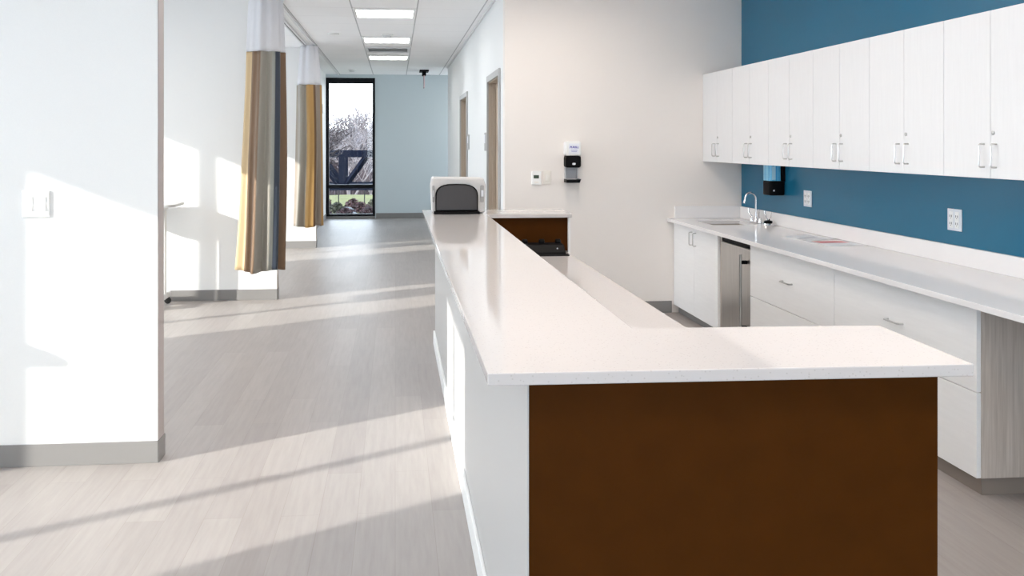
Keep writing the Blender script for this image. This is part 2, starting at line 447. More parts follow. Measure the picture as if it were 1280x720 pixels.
# hall doors
for n, (a, b) in enumerate((D1, D2)):
    d = thing('door_%d' % (n + 1), ['nearer tan wood door in the hall wall', 'farther tan wood door in the hall wall'][n], None, (.95, (a + b) / 2, 0), kind='structure')
    bm = B()
    for ya, yb in ((a - .05, a + .012), (b - .012, b + .05)):
        bx(bm, .93, .949, ya, yb, .001, DH + .05)
    bx(bm, .93, .949, a + .012, b - .012, DH - .012, DH + .05)
    obj('casing', bm, M['frame_grey'], d, .002); bm = B()
    bx(bm, .949, 1.08, a + .001, a + .02, .001, DH - .001); bx(bm, .949, 1.08, b - .02, b - .001, .001, DH - .001)
    bx(bm, .949, 1.08, a + .02, b - .02, DH - .02, DH - .001)
    for ya, yb in ((a + .02, a + .034), (b - .034, b - .02)): bx(bm, .985, 1.02, ya, yb, .001, DH - .02)
    obj('jamb', bm, M['jamb_reflect'], d, .002)
    leaf = box('door_leaf', M['door_wood'], d, 1.021, 1.066, a + .023, b - .023, .008, DH - .023, bev=.002)
    bm = B(); hy = a + .11
    lathe(bm, [(.026, 0), (.026, -.008), (.012, -.012), (.010, -.05)], (1.02, hy, .98), 'x', 16)
    tube(bm, [(.972, hy, .98), (.966, hy + .03, .98), (.966, hy + .12, .98)], .009)
    lathe(bm, [(.024, 0), (.024, -.012), (.018, -.018)], (1.02, hy, 1.10), 'x', 16)
    obj('lever_handle', bm, M['nickel'], leaf, smooth=True)

# ceiling rails of the bays
def trim(name, m, *d):
    o = box(name, m, None, *d); struct(o); return o
for i, (a, b) in enumerate(((.05, 4.33), (4.45, 8.73), (8.85, 12.99), (13.12, 17.9))):
    trim('trim_%d' % (i + 1), M['rail'], -1.135, -1.105, a, b, CH - .022, CH - .0005)
for i, (a, b) in enumerate(((.05, 4.32), (4.45, 8.725), (8.85, 12.985))):
    t = thing('curtain_track', ['curtain track over the bay beside the camera', 'ceiling curtain track over the bay of the first curtain', 'ceiling curtain track over the bay of the second curtain'][i], 'curtain track', (-1.235, (a + b) / 2, CH))
    bm = B(); bx(bm, -1.262, -1.243, a, b, CH - .03, CH - .0005); bx(bm, -1.227, -1.208, a, b, CH - .03, CH - .0005); bx(bm, -1.243, -1.227, a, b, CH - .006, CH - .0005)
    obj('rail', bm, M['rail'], t)
    box('slot', M['dark_slot'], t, -1.2425, -1.2275, a, b, CH - .024, CH - .0065)

# perimeter moulding of the hall ceiling on the right
trim('trim_5', M['rail'], .93, .949, 7.88, 16.2, CH - .02, CH - .0005)

# ---------------------------------------------------------------- lights in the ceiling
def troffer(x0, x1, y0, y1, label, group, warm=False, lens=None):
    t = thing('ceiling_light', label, 'light', ((x0 + x1) / 2, (y0 + y1) / 2, CH), group)
    bm = B(); z0, z1 = CH - .018, CH - .0005
    bx(bm, x0, x1, y0, y0 + .03, z0, z1); bx(bm, x0, x1, y1 - .03, y1, z0, z1)
    bx(bm, x0, x0 + .03, y0 + .03, y1 - .03, z0, z1); bx(bm, x1 - .03, x1, y0 + .03, y1 - .03, z0, z1)
    obj('housing', bm, M['troffer'], t, .003)
    box('diffuser', M['fill_warm' if warm else 'led'], t, x0 + .03, x1 - .03, y0 + .03, y1 - .03, CH - .012, CH - .001)
    return t
LB = ['flat ceiling light nearest in view over the hall', 'second flat ceiling light along the hall', 'third flat ceiling light, beyond the ceiling vent']
for i, y in enumerate((9.14, 11.58, 14.02)):
    troffer(-.43, .215, y, y + (.61), LB[i], 'hall ceiling lights')
troffer(-.43, .215, 6.7, 7.31, 'hall ceiling light beside the desk end', 'hall ceiling lights')
troffer(-.43, .215, 4.26, 4.87, 'hall ceiling light beside the long desk', 'hall ceiling lights')
troffer(-.43, .215, 1.82, 2.43, 'hall ceiling light beside the near desk corner', 'hall ceiling lights')
for i, y in enumerate((.3, 2.3, 4.3, 6.3)):  # unseen row over the station, added as warm fill
    troffer(.95, 1.60, y, y + .61, 'added warm fill light over the nurse station, ' + ['behind the near desk end', 'above the near desk end', 'above the middle of the desk', 'closest to the beige wall'][i], 'added station fill lights', True)
troffer(1.6, 2.245, 16.7, 17.31, 'added fill light in the side passage by the end wall', 'hall ceiling lights')  # added out of view to brighten the end wall
for k, y in enumerate(BAYS[:3]):  # two unseen fixtures per bay, added as cool fill
    for j, x in enumerate((-4.0, -2.4)):
        troffer(x, x + .645, y + 1.9, y + 2.51, '%s added fill light of the %s bay' % (['window side', 'hall side'][j], ['nearest', 'middle', 'farthest'][k]), 'added bay fill lights')
for y, lab in ((.3, 'added warm fill light near the kneespace, rear one'), (1.7, 'added warm fill light near the kneespace, front one')):  # unseen pair added to warm the floor and drawer end panel
    troffer(1.95, 2.60, y, y + .61, lab, 'added station fill lights', True)
# vent
t = thing('ceiling_vent', 'slotted white ceiling vent between two hall lights', 'vent', (-.1, 13.1, CH))
bm = B()
bx(bm, -.43, .215, 12.80, 12.84, CH - .02, CH - .0005); bx(bm, -.43, .215, 13.36, 13.41, CH - .02, CH - .0005)
bx(bm, -.43, -.39, 12.84, 13.36, CH - .02, CH - .0005); bx(bm, .175, .215, 12.84, 13.36, CH - .02, CH - .0005)
obj('frame', bm, M['vent'], t, .002)
box('backing', M['vent_dark'], t, -.389, .174, 12.841, 13.359, CH - .004, CH - .001)
for k in range(6):
    y = 12.87 + k * .082
    bm = B(); prism(bm, [(y, CH - .018), (y + .045, CH - .008), (y + .045, CH - .005), (y, CH - .015)], 'x', -.388, .173); obj('slat', bm, M['vent'], t)
# small ceiling fittings
for (x, y, lab) in ((-.80, 16.8, 'round smoke detector on the ceiling by the end window'), (-.10, 11.35, 'round smoke detector just before the second hall light'), (-.77, 11.3, 'flat round sprinkler plate left of the second hall light')):
    t = thing('smoke_detector' if 'smoke' in lab else 'sprinkler_plate', lab, 'smoke detector' if 'smoke' in lab else 'sprinkler', (x, y, CH))
    bm = B(); lathe(bm, [(.075, -.001), (.075, -.012), (.06, -.016)], (x, y, CH), 'z', 24); obj('base', bm, M['white_plastic'], t, smooth=True)
    if 'smoke' in lab:
        bm = B(); lathe(bm, [(.055, -.016), (.05, -.036), (.035, -.045)], (x, y, CH), 'z', 24); obj('sensor_dome', bm, M['vent'], t, smooth=True)
# edge-on hanging sign
t = thing('exit_sign', 'black ceiling mount with thin clear sign panel coloured by its pink glow, seen edge-on', 'sign', (.54, 16.9, CH))
bm = B(); bx(bm, .455, .625, 16.7, 17.1, CH - .03, CH - .0005); obj('canopy', bm, M['black'], t, .005)
bm = B(); bx(bm, .505, .575, 16.75, 17.05, CH - .10, CH - .031); obj('lamp_housing', bm, M['black'], t, .008)
bm = B(); bx(bm, .530, .550, 16.73, 17.07, CH - .33, CH - .101); obj('sign_panel', bm, M['pink_glow'], t, .003)

# wall plates of the hall
def small_plate(name, label, cat, m, *d):
    return tag(box(name, m, None, *d, bev=.003), label, cat)
t = thing('room_sign', 'narrow grey sign on the hall wall between the two doors, nearer one', 'sign', (.949, 9.33, 1.5))
box('plate', M['frame_grey'], t, .935, .949, 9.27, 9.42, 1.42, 1.61, bev=.003)
box('insert', M['plate_grey'], t, .932, .9345, 9.29, 9.40, 1.50, 1.59)
t = thing('room_sign', 'narrow grey sign on the hall wall just before the farther door', 'sign', (.949, 11.55, 1.5))
box('plate', M['frame_grey'], t, .935, .949, 11.47, 11.62, 1.42, 1.61, bev=.003)
box('insert', M['plate_grey'], t, .932, .9345, 11.49, 11.60, 1.50, 1.59)
t = thing('wall_sensor', 'small grey wall plate high on the wall left of the end window', 'plate', (-1.369, 17.0, 2.14))
box('plate', M['frame_grey'], t, -1.369, -1.35, 16.9, 17.12, 2.06, 2.23, bev=.004)
box('lens', M['plate_grey'], t, -1.349, -1.342, 16.96, 17.06, 2.10, 2.16, bev=.002)

# switch on the left partition
t = thing('light_switch', 'white double rocker switch on the sunlit left partition', 'switch', (-1.66, 4.334, 1.22))
box('plate', M['white_plastic'], t, -1.722, -1.598, 4.323, 4.3345, 1.157, 1.282, bev=.004)
for x in (-1.69, -1.63):
    bm = B(); prism(bm, [(4.323, 1.185), (4.3155, 1.187), (4.320, 1.22), (4.3155, 1.253), (4.323, 1.255)], 'x', x - .018, x + .018); obj('rocker', bm, M['white_plastic'], t, .001)

# thermostat and blank plate on the beige wall
t = thing('thermostat', 'white thermostat with dark display on the beige wall', 'thermostat', (1.225, 7.749, 1.195))
box('body', M['white_plastic'], t, 1.183, 1.268, 7.724, 7.7495, 1.137, 1.256, bev=.006)
box('display', M['lcd'], t, 1.20, 1.247, 7.7215, 7.7238, 1.193, 1.222, bev=.001)
box('button_strip', M['cream_plastic'], t, 1.205, 1.245, 7.7215, 7.7238, 1.155, 1.165)
t = thing('light_switch', 'cream rocker switch right of the thermostat', 'switch', (1.32, 7.749, 1.2))
box('plate', M['cream_plastic'], t, 1.286, 1.356, 7.741, 7.7495, 1.143, 1.262, bev=.003)
box('rocker', M['cream_plastic'], t, 1.304, 1.338, 7.735, 7.7408, 1.168, 1.237, bev=.003)

# hand sanitiser dispenser
t = thing('sanitizer_dispenser', 'white and black hand sanitizer dispenser with drip tray on the beige wall', 'sanitizer dispenser', (1.537, 7.749, 1.157))
bm = B(); prism(bm, rrect(1.468, 1.606, 1.392, 1.517, .018), 'y', 7.655, 7.7495); obj('cover', bm, M['white_plastic'], t, .006, True)
bm = B(); bx(bm, 1.496, 1.590, 7.651, 7.6545, 1.405, 1.497); lab = obj('product_label', bm, M['label_white'], t, .001)
cu = bpy.data.curves.new('lettering', 'FONT'); cu.body = 'PURELL'; cu.size = .024; cu.extrude = .0004; cu.shear = .25; cu.align_x = 'CENTER'; cu.offset = .0009
tmp = bpy.data.objects.new('lettering_curve', cu); C.objects.link(tmp)
bpy.context.view_layer.update()
lme = bpy.data.meshes.new_from_object(tmp.evaluated_get(bpy.context.evaluated_depsgraph_get()))
bpy.data.objects.remove(tmp); lme.materials.clear(); lme.materials.append(M['purple_ink'])
lt = bpy.data.objects.new('lettering', lme); C.objects.link(lt); lt.parent = lab
lt.location = Vector((1.543, 7.6505, 1.457)) - BASE[t.name]; lt.rotation_euler = (PI / 2, 0, 0)
bm = B(); bx(bm, 1.515, 1.572, 7.6502, 7.6508, 1.436, 1.443); bx(bm, 1.52, 1.567, 7.6502, 7.6508, 1.424, 1.430); obj('fine_print', bm, M['pale_ink'], lab)
bm = B(); prism(bm, rrect(1.470, 1.604, 1.288, 1.391, .02), 'y', 7.65, 7.7495); obj('lower_housing', bm, M['black'], t, .006, True)
bm = B(); prism(bm, rrect(1.527, 1.556, 1.312, 1.330, .008), 'y', 7.6475, 7.6497); obj('sensor_badge', bm, M['plate_grey'], t)
bm = B()
bx(bm, 1.476, 1.483, 7.70, 7.7495, 1.19, 1.287); bx(bm, 1.578, 1.585, 7.70, 7.7495, 1.19, 1.287); bx(bm, 1.483, 1.578, 7.744, 7.7495, 1.19, 1.287)
obj('tray_bracket', bm, M['clear_blue'], t, .001)
bm = B(); prism(bm, [(1.472, 1.158), (1.588, 1.158), (1.60, 1.19), (1.578, 1.182), (1.483, 1.182), (1.472, 1.19)], 'y', 7.62, 7.7495); obj('drip_tray', bm, M['black'], t, .003)

# ---------------------------------------------------------------- curtains
def curtain(name, label, cx, cy, rx, ry, z_hem, z_mesh, folds, seq, flare, drift, seed, hook):
    t = thing(name, label, 'curtain', (cx, cy, z_hem), 'privacy curtains')
    rnd = random.Random(seed); ph = [rnd.uniform(0, 2 * PI) for _ in range(6)]
    n = 168
    def ring(z, h, mesh):
        out = []
        for k in range(n + 1):
            u = k / n
            a = 2 * PI * (u * .94 + .03) + PI / 2          # gap at the back (+y side)
            hs = 1 - h                                       # 0 top of fabric, 1 hem
            if mesh: sx, sy, amp = hook + (1 - hook) * h, 1., .012
            else:
                g = h ** 1.8
                sx, sy, amp = 1 + flare * g, 1 + flare * .5 * g, .019 + .022 * g
            w = math.sin(folds * a + ph[0]) * .6 + math.sin(folds * 1.7 * a + ph[1] + .6 * h) * .4
            r = 1 + 0 * w
            x = rx * sx * math.cos(a) + amp * w * math.cos(a)
            y = ry * sy * math.sin(a) + amp * 1.5 * w * math.sin(a)
            if not mesh:
                x += drift * h ** 2.2 + .010 * math.sin(5 * h + ph[2]) * math.sin(a + ph[3])
                zz = z + (.012 * math.sin(3 * a + ph[4]) * (h ** 6))
            else: zz = z
            out.append((cx + x, cy + y, zz, u))
        return out
    def sheet(nm, z0, z1, mesh, m, rows):
        bm = B(); uvl = bm.loops.layers.uv.new('UVMap'); grid = []
        for j in range(rows + 1):
            h = j / rows
            grid.append([(bm.verts.new(p[:3]), p[3], h) for p in ring(z0 + (z1 - z0) * h, h, mesh)])
        for j in range(rows):
            for k in range(n):
                q = (grid[j][k], grid[j + 1][k], grid[j + 1][k + 1], grid[j][k + 1])
                f = bm.faces.new([v[0] for v in q])
                for l, v in zip(f.loops, q): l[uvl].uv = (v[1], v[2])
        o = obj(nm, bm, m, t, smooth=False)
        for p in o.data.polygons: p.use_smooth = True
        so = o.modifiers.new('thickness', 'SOLIDIFY'); so.thickness = .003
        return o
    sheet('fabric', z_mesh, z_hem, False, stripe_mat(name + '_stripes', seq), 46)
    sheet('mesh_header', CH - .034, z_mesh + .002, True, M['mesh'], 14)
    for k in range(7):
        yy = cy - ry * .8 + ry * 1.6 * k / 6
        box('track_carrier', M['white_plastic'], t, -1.239, -1.231, yy - .006, yy + .006, CH - .055, CH - .0255)
    return t
# u runs around from the back: x-left side ~ .25, front (-y) ~ .5, right ~ .75
curtain('privacy_curtain', 'striped tan and navy privacy curtain hanging nearest the camera', -1.160, 8.22, .166, .16, .365, 2.315, 7,
        [(0, 'gold'), (.10, 'sage'), (.18, 'cream'), (.365, 'brown'), (.475, 'grey'), (.575, 'sage'), (.605, 'navy'), (.69, 'brown'), (.78, 'gold'), (.85, 'taupe'), (.93, 'navy')],
        .20, -.05, 3, .86)
curtain('privacy_curtain', 'striped gold and grey privacy curtain hanging farther down the hall', -1.182, 12.55, .165, .17, .36, 2.30, 6,
        [(0, 'navy'), (.10, 'taupe'), (.22, 'taupe'), (.30, 'grey'), (.47, 'gold'), (.575, 'dkbrown'), (.605, 'taupe'), (.69, 'gold'), (.73, 'brown'), (.88, 'sage')],
        .16, -.01, 11, .72)

# ---------------------------------------------------------------- overbed tables in the bays
def overbed(label, xr, yf, zt=.95):
    t = thing('overbed_table', label, 'table', (xr - .4, yf + .22, 0), 'overbed tables')
    bm = B(); prism(bm, rrect(xr - .88, xr, yf, yf + .45, .07, 6), 'z', zt - .024, zt); obj('tabletop', bm, M['table_top'], t, .004)
    bm = B(); bx(bm, xr - .55, xr - .12, yf + .15, yf + .30, zt - .055, zt - .0245); obj('top_support', bm, M['table_metal'], t, .004)
    bm = B(); bx(bm, xr - .19, xr - .125, yf + .19, yf + .26, .12, zt - .055); obj('column', bm, M['table_metal'], t, .006)
    bm = B(); bx(bm, xr - .185, xr - .13, yf + .02, yf + .42, .065, .12); obj('base_bar', bm, M['table_metal'], t, .008)
    for yy in (yf + .02, yf + .37):
        box('base_leg', M['table_metal'], t, xr - .80, xr - .131, yy, yy + .05, .07, .115, bev=.006)
    for cx_, cy_ in ((xr - .15, yf + .045), (xr - .15, yf + .395), (xr - .77, yf + .045), (xr - .77, yf + .395)):
        bm = B(); lathe(bm, [(.022, -.011), (.03, -.008), (.03, .008), (.022, .011)], (cx_, cy_, .031), 'y', 18)
        bx(bm, cx_ - .012, cx_ + .012, cy_ - .016, cy_ + .016, .045, .066)
        obj('caster', bm, M['caster'], t, smooth=True)
overbed('grey topped overbed table on casters standing behind the left partition', -1.965, 8.21)
overbed('grey topped overbed table in the bay nearest the camera', -2.69, 3.64)

# ---------------------------------------------------------------- nurse station desk
t = thing('nurse_station_desk', 'long C-shaped reception desk with pale quartz top and dark brown end', 'desk', (.75, 4.3, 0))
TZ = 1.0
bm = B()
prism(bm, [(.20, 1.935), (1.305, 1.915), (1.325, 2.35), (.64, 2.375), (.64, 6.27), (1.25, 6.27), (1.25, 6.745), (.20, 6.745)], 'z', TZ - .028, TZ)
obj('counter_top', bm, M['quartz'], t, .003)
box('hall_panel', M['desk_white'], t, .297, .32, 2.0305, 6.70, .001, TZ - .0285, bev=.002)
box('hall_base_trim', M['white_trim'], t, .283, .2965, 2.0, 6.70, .001, .10, bev=.003)
bm = B(); prism(bm, [(.2995, 1.9995), (1.262, 1.985), (1.262, 2.03), (.2995, 2.03)], 'z', .001, TZ - .0285); obj('end_panel', bm, M['brown'], t)
box('corner_trim', M['desk_white'], t, .2955, .299, 1.994, 2.03, .001, TZ - .0285)
box('return_panel', M['desk_white'], t, 1.240, 1.262, 2.0305, 2.33, .001, TZ - .0285, bev=.002)
box('worktop', M['quartz'], t, .3205, 1.212, 2.0305, 6.66, .702, .73, bev=.003)
box('divider_panel', M['desk_white'], t, .605, .63, 2.34, 6.26, .7305, TZ - .0285)
box('nook_back', M['brown'], t, .3205, 1.2255, 6.32, 6.345, .731, TZ - .0285)
box('nook_edge', M['white_trim'], t, 1.226, 1.242, 6.295, 6.70, .001, TZ - .0285, bev=.001)
box('far_panel', M['desk_white'], t, .3205, 1.2255, 6.68, 6.70, .001, TZ - .0285)
for y in (2.9, 3.7, 4.5, 5.3):
    box('support_bracket', M['desk_white'], t, .3205, .9, y, y + .03, .001, .7015)

# box-shaped console on the far end of the counter
t = thing('countertop_console', 'pearl white boxy console with dark arched front on the far end of the quartz counter', 'console', (.45, 6.43, TZ))
bm = B()
prism(bm, [(.262, TZ + .006), (.638, TZ + .006), (.645, TZ + .20), (.628, TZ + .252), (.262, TZ + .257), (.252, TZ + .20)], 'y', 6.36, 6.56)
obj('case', bm, M['case_white'], t, .012, seg=3)
def arch(x0, x1, z0, zs, zt_, n=14):
    pts = [(x0, z0), (x1, z0), (x1, zs)]
    cxm = (x0 + x1) / 2; hw = (x1 - x0) / 2
    for k in range(1, n):
        a = PI * k / n
        c, s = math.cos(a), math.sin(a)
        pts.append((cxm + hw * (abs(c) ** .62) * (1 if c > 0 else -1), zs + (zt_ - zs) * (s ** .9)))
    pts.append((x0, zs)); return pts
bm = B(); prism(bm, arch(.283, .585, TZ + .02, TZ + .13, TZ + .212), 'y', 6.325, 6.3595); obj('arch_rim', bm, M['black'], t, .004)
bm = B(); prism(bm, arch(.291, .577, TZ + .026, TZ + .128, TZ + .204), 'y', 6.3195, 6.3245); obj('arch_panel', bm, M['smoke'], t, .002)
bm = B(); bx(bm, .272, .594, 6.28, 6.3595, TZ + .0005, TZ + .019); obj('base_lip', bm, M['black'], t, .004)
for x0, x1 in ((.603, .630), (.262, .277)):
    bm = B(); prism(bm, rrect(x0, x1, TZ + .08, TZ + .20, .007), 'y', 6.352, 6.3595); h = obj('side_handle', bm, M['handle_grey'], t, .003)
    bm = B(); prism(bm, rrect(x0 + .006, x1 - .004, TZ + .12, TZ + .165, .002), 'y', 6.346, 6.3515); obj('latch', bm, M['plate_grey'], h, .001)
for x in (.30, .60): box('foot', M['black'], t, x - .02, x + .02, 6.40, 6.53, TZ + .0005, TZ + .0055)

# black device lying on the lower worktop
t = thing('desk_device', 'black low desktop device with knobbed top on the lower worktop in the brown nook', 'device', (1.09, 6.15, .73))
bm = B(); prism(bm, [(6.038, .731), (6.288, .731), (6.288, .79), (6.228, .803), (6.118, .797), (6.053, .755)], 'x', .87, 1.165); obj('body', bm, M['black'], t, .008)
for x in (.90, 1.02, 1.135):
    bm = B(); lathe(bm, [(.010, -.02), (.018, -.014), (.018, .014), (.010, .02)], (x, 6.198, .812), 'x', 16); obj('roller_knob', bm, M['black'], t, smooth=True)
bm = B(); prism(bm, [(6.026, .7305), (6.088, .7305), (6.088, .742), (6.033, .738)], 'x', .85, 1.185); obj('front_lip', bm, M['black'], t, .002)
bm = B(); lathe(bm, [(.005, 0), (.005, -.004)], (1.11, 6.084, .776), 'y', 12); obj('indicator', bm, M['plate_grey'], t)

# ---------------------------------------------------------------- wall of cabinets on the right
XF = 2.458
def wire_pull(bm, pts, r=.0042):
    tube(bm, pts, r, 8)

# upper cabinets
UX = 2.723; UZ0, UZ1 = 1.338, 2.112; PITCH = .703
def upper(yc, label, group):
    """unit spans yc-PITCH/2 .. yc+PITCH/2"""
    t = thing('upper_cabinet', label, 'cabinet', (3.079, yc, UZ0), group)
    y0, y1 = yc - PITCH / 2 + .0006, yc + PITCH / 2 - .0006
    box('body', M['cab_white'], t, UX + .0195, 3.079, y0, y1, UZ0 + .001, UZ1, bev=.001)
    for k, (a, b) in enumerate(((yc + .0018, y1 - .0012), (y0 + .0012, yc - .0018))):
        d = box('door', M['cab_white'], t, UX, UX + .019, a, b, UZ0, UZ1 - .002, bev=.0012)
        hy = yc + .042 if k == 0 else yc - .042
        bm = B(); wire_pull(bm, [(UX, hy, 1.390), (UX - .022, hy, 1.390), (UX - .028, hy, 1.396), (UX - .028, hy, 1.490), (UX - .022, hy, 1.496), (UX, hy, 1.496)]); obj('handle', bm, M['nickel'], d, smooth=True)
        if k == 1:
            bm = B(); lathe(bm, [(.0095, .0005), (.0095, -.005), (.006, -.007)], (UX, yc - .022, 1.548), 'x', 14); obj('lock', bm, M['nickel'], d, smooth=True)
    return t
UL = ['white two-door wall cabinet touching the beige wall', 'second white wall cabinet from the beige wall, left of the soap dispenser', 'third white wall cabinet from the beige wall, right of the soap dispenser',
      'fourth white wall cabinet from the beige wall', 'fifth white wall cabinet from the beige wall', 'sixth white wall cabinet from the beige wall, cut by the picture edge', 'seventh white wall cabinet from the beige wall, beyond the picture edge']
u0 = upper(7.748 - PITCH / 2, UL[0], 'white wall cabinets')
for k in range(1, 7):
    dup(u0, (3.079, 7.748 - PITCH / 2 - PITCH * k, UZ0), UL[k], 'white wall cabinets')

# base units
CT = .835
zt = CT - .028
t = thing('sink_cabinet', 'white two-door base cabinet under the sink by the beige wall', 'cabinet', (2.75, 7.2, 0))
bm = B(); bx(bm, XF + .021, 3.07, 6.66, 7.745, .075, zt - .18); bx(bm, XF + .021, 3.07, 6.66, 6.678, zt - .18, zt); bx(bm, XF + .021, 3.07, 7.727, 7.745, zt - .18, zt); bx(bm, 3.055, 3.07, 6.678, 7.727, zt - .18, zt); bx(bm, XF + .021, XF + .036, 6.678, 7.727, zt - .18, zt)
obj('body', bm, M['base_white'], t)
box('toe_kick', M['base_grey'], t, XF + .045, 3.05, 6.66, 7.745, .001, .0745)
for a, b, hy in ((7.203, 7.744, 7.25), (6.661, 7.200, 7.155)):
    d = box('door', M['base_white'], t, XF, XF + .02, a, b, .072, zt - .006, bev=.0012)
    bm = B(); wire_pull(bm, [(XF, hy, .655), (XF - .022, hy, .655), (XF - .028, hy, .661), (XF - .028, hy, .755), (XF - .022, hy, .761), (XF, hy, .761)]); obj('handle', bm, M['nickel'], d, smooth=True)

t = thing('undercounter_refrigerator', 'stainless steel undercounter refrigerator with long bar handle', 'refrigerator', (2.75, 6.34, 0))
box('cabinet_body', M['black'], t, XF + .06, 3.05, 6.045, 6.64, .012, zt - .012)
box('door', M['steel'], t, XF + .012, XF + .058, 6.045, 6.62, .10, .755, bev=.004)
box('top_strip', M['black'], t, XF + .02, XF + .058, 6.045, 6.62, .758, .795, bev=.002)
box('kick_grille', M['dark_slot'], t, XF + .06 - .02, XF + .058, 6.045, 6.62, .012, .097)
box('side_filler', M['grey_grain'], t, XF + .02, 3.05, 6.622, 6.655, .005, zt - .004)
bm = B(); tube(bm, [(XF - .035, 6.12, .14), (XF - .035, 6.12, .715)], .0105, 12); h = obj('bar_handle', bm, M['steel'], t, smooth=True)
for z in (.20, .66):
    bm = B(); bx(bm, XF - .03, XF + .0115, 6.105, 6.135, z - .012, z + .012); obj('handle_post', bm, M['black'], t, .002)

def drawer_unit(y0, y1, label, end=False):
    t = thing('drawer_cabinet', label, 'cabinet', (2.75, (y0 + y1) / 2, 0), 'pale drawer cabinets')
    box('body', M['base_white'], t, XF + .021, 3.07, y0 + .02 if end else y0, y1 - .001, .075, zt, bev=.001)
    box('toe_kick', M['toe'], t, XF + .03, 3.05, y0 + .012 if end else y0, y1 - .001, .001, .0745)
    if end:
        box('end_panel', M['grey_grain'], t, XF + .021, 3.07, y0, y0 + .0195, .075, zt, bev=.001)
    ym = (y0 + y1) / 2
    for z0, z1, hz in ((.442, zt - .008, .622), (.076, .438, None)):
        d = box('drawer_front', M['base_white'], t, XF, XF + .02, y0 + .002, y1 - .002, z0, z1, bev=.0012)
        hz = hz or None
        if hz:
            bm = B(); wire_pull(bm, [(XF, ym - .065, hz), (XF - .02, ym - .065, hz), (XF - .028, ym - .056, hz), (XF - .028, ym + .056, hz), (XF - .02, ym + .065, hz), (XF, ym + .065, hz)], .0048)
            obj('handle', bm, M['nickel'], d, smooth=True)
    return t
drawer_unit(4.832, 6.03, 'pale two-drawer base cabinet right of the refrigerator')
drawer_unit(3.59, 4.83, 'pale two-drawer base cabinet with grey woodgrain end at the open kneespace', True)

# worktop with cut-out for the sink
t = thing('quartz_counter', 'long white quartz wall counter with backsplash and undermount sink', 'counter', (2.75, 5, zt))
SX0, SX1, SY0, SY1 = 2.57, 2.945, 7.06, 7.46
bm = B(); xb = 3.079; ye = 1.2
def slab(bm, xs, ys, hole, z0, z1):
    g = {}
    def V(i, j, z): 
        k = (i, j, z)
        if k not in g: g[k] = bm.verts.new((xs[i], ys[j], z))
        return g[k]
    for i in range(len(xs) - 1):
        for j in range(len(ys) - 1):
            if (i, j) == hole: continue
            bm.faces.new((V(i, j, z1), V(i + 1, j, z1), V(i + 1, j + 1, z1), V(i, j + 1, z1)))
            bm.faces.new((V(i, j, z0), V(i, j + 1, z0), V(i + 1, j + 1, z0), V(i + 1, j, z0)))
            for di, dj, e in ((-1, 0, ((i, j), (i, j + 1))), (1, 0, ((i + 1, j), (i + 1, j + 1))), (0, -1, ((i, j), (i + 1, j))), (0, 1, ((i, j + 1), (i + 1, j + 1)))):
                ni, nj = i + di, j + dj
                if ni < 0 or nj < 0 or ni >= len(xs) - 1 or nj >= len(ys) - 1 or (ni, nj) == hole:
                    p, q = e
                    bm.faces.new((V(*p, z0), V(*q, z0), V(*q, z1), V(*p, z1)))
slab(bm, [2.40, SX0, SX1, xb], [ye, SY0, SY1, 7.749], (1, 1), zt + .0005, CT)
obj('worktop', bm, M['quartz_white'], t, .002)
box('backsplash', M['quartz_white'], t, 3.058, xb, ye, 7.749, CT + .0005, .938, bev=.002)
box('side_splash', M['quartz_white'], t, 2.465, 3.0575, 7.728, 7.749, CT + .0005, .942, bev=.002)
bm = B(); d_ = .15
bx(bm, SX0 - .012, SX1 + .012, SY0 - .012, SY1 + .012, zt - d_, zt - d_ + .003)
bx(bm, SX0 - .012, SX0, SY0 - .012, SY1 + .012, zt - d_ + .003, zt); bx(bm, SX1, SX1 + .012, SY0 - .012, SY1 + .012, zt - d_ + .003, zt)
bx(bm, SX0, SX1, SY0 - .012, SY0, zt - d_ + .003, zt); bx(bm, SX0, SX1, SY1, SY1 + .012, zt - d_ + .003, zt)
sk = obj('sink_bowl', bm, M['sink'], t)
bm = B(); lathe(bm, [(.04, .001), (.04, .005), (.03, .006)], ((SX0 + SX1) / 2, (SY0 + SY1) / 2, zt - d_ + .003), 'z', 20); obj('drain', bm, M['chrome'], sk)
bm = B(); bx(bm, 2.45, 3.05, ye + .02, ye + .045, .001, zt); obj('leg_panel', bm, M['grey_grain'], t)

# faucet
FX, FY = 2.995, 7.22
t = thing('gooseneck_faucet', 'chrome gooseneck faucet with wrist-blade handles behind the sink', 'faucet', (FX, FY, CT))
bm = B(); prism(bm, rrect(FX - .026, FX + .026, FY - .11, FY + .11, .024), 'z', CT + .0005, CT + .012); lathe(bm, [(.024, .012), (.022, .03), (.013, .045), (.011, .06)], (FX, FY, CT), 'z', 18)
obj('deck_base', bm, M['chrome'], t, .003, True)
bm = B(); pts = [(FX, FY, CT + .055), (FX, FY, CT + .20)]
for k in range(1, 13):
    a = PI * k / 12; pts.append((FX - .047 + .047 * math.cos(a), FY, CT + .20 + .052 * math.sin(a)))
pts += [(FX - .098, FY, CT + .178), (FX - .102, FY, CT + .165)]
tube(bm, pts, [.0095] * (len(pts) - 2) + [.011, .0115], 12); obj('spout', bm, M['chrome'], t, smooth=True)
for s in (-1, 1):
    bm = B(); yy = FY + s * .085
    lathe(bm, [(.017, .012), (.016, .03), (.011, .045)], (FX, yy, CT), 'z', 16)
    tube(bm, [(FX, yy, CT + .045), (FX - .012, yy + s * .01, CT + .06), (FX - .02, yy + s * .022, CT + .085), (FX - .018, yy + s * .026, CT + .115)], [.008, .007, .006, .007], 10)
    obj('blade_handle', bm, M['chrome'], t, smooth=True)
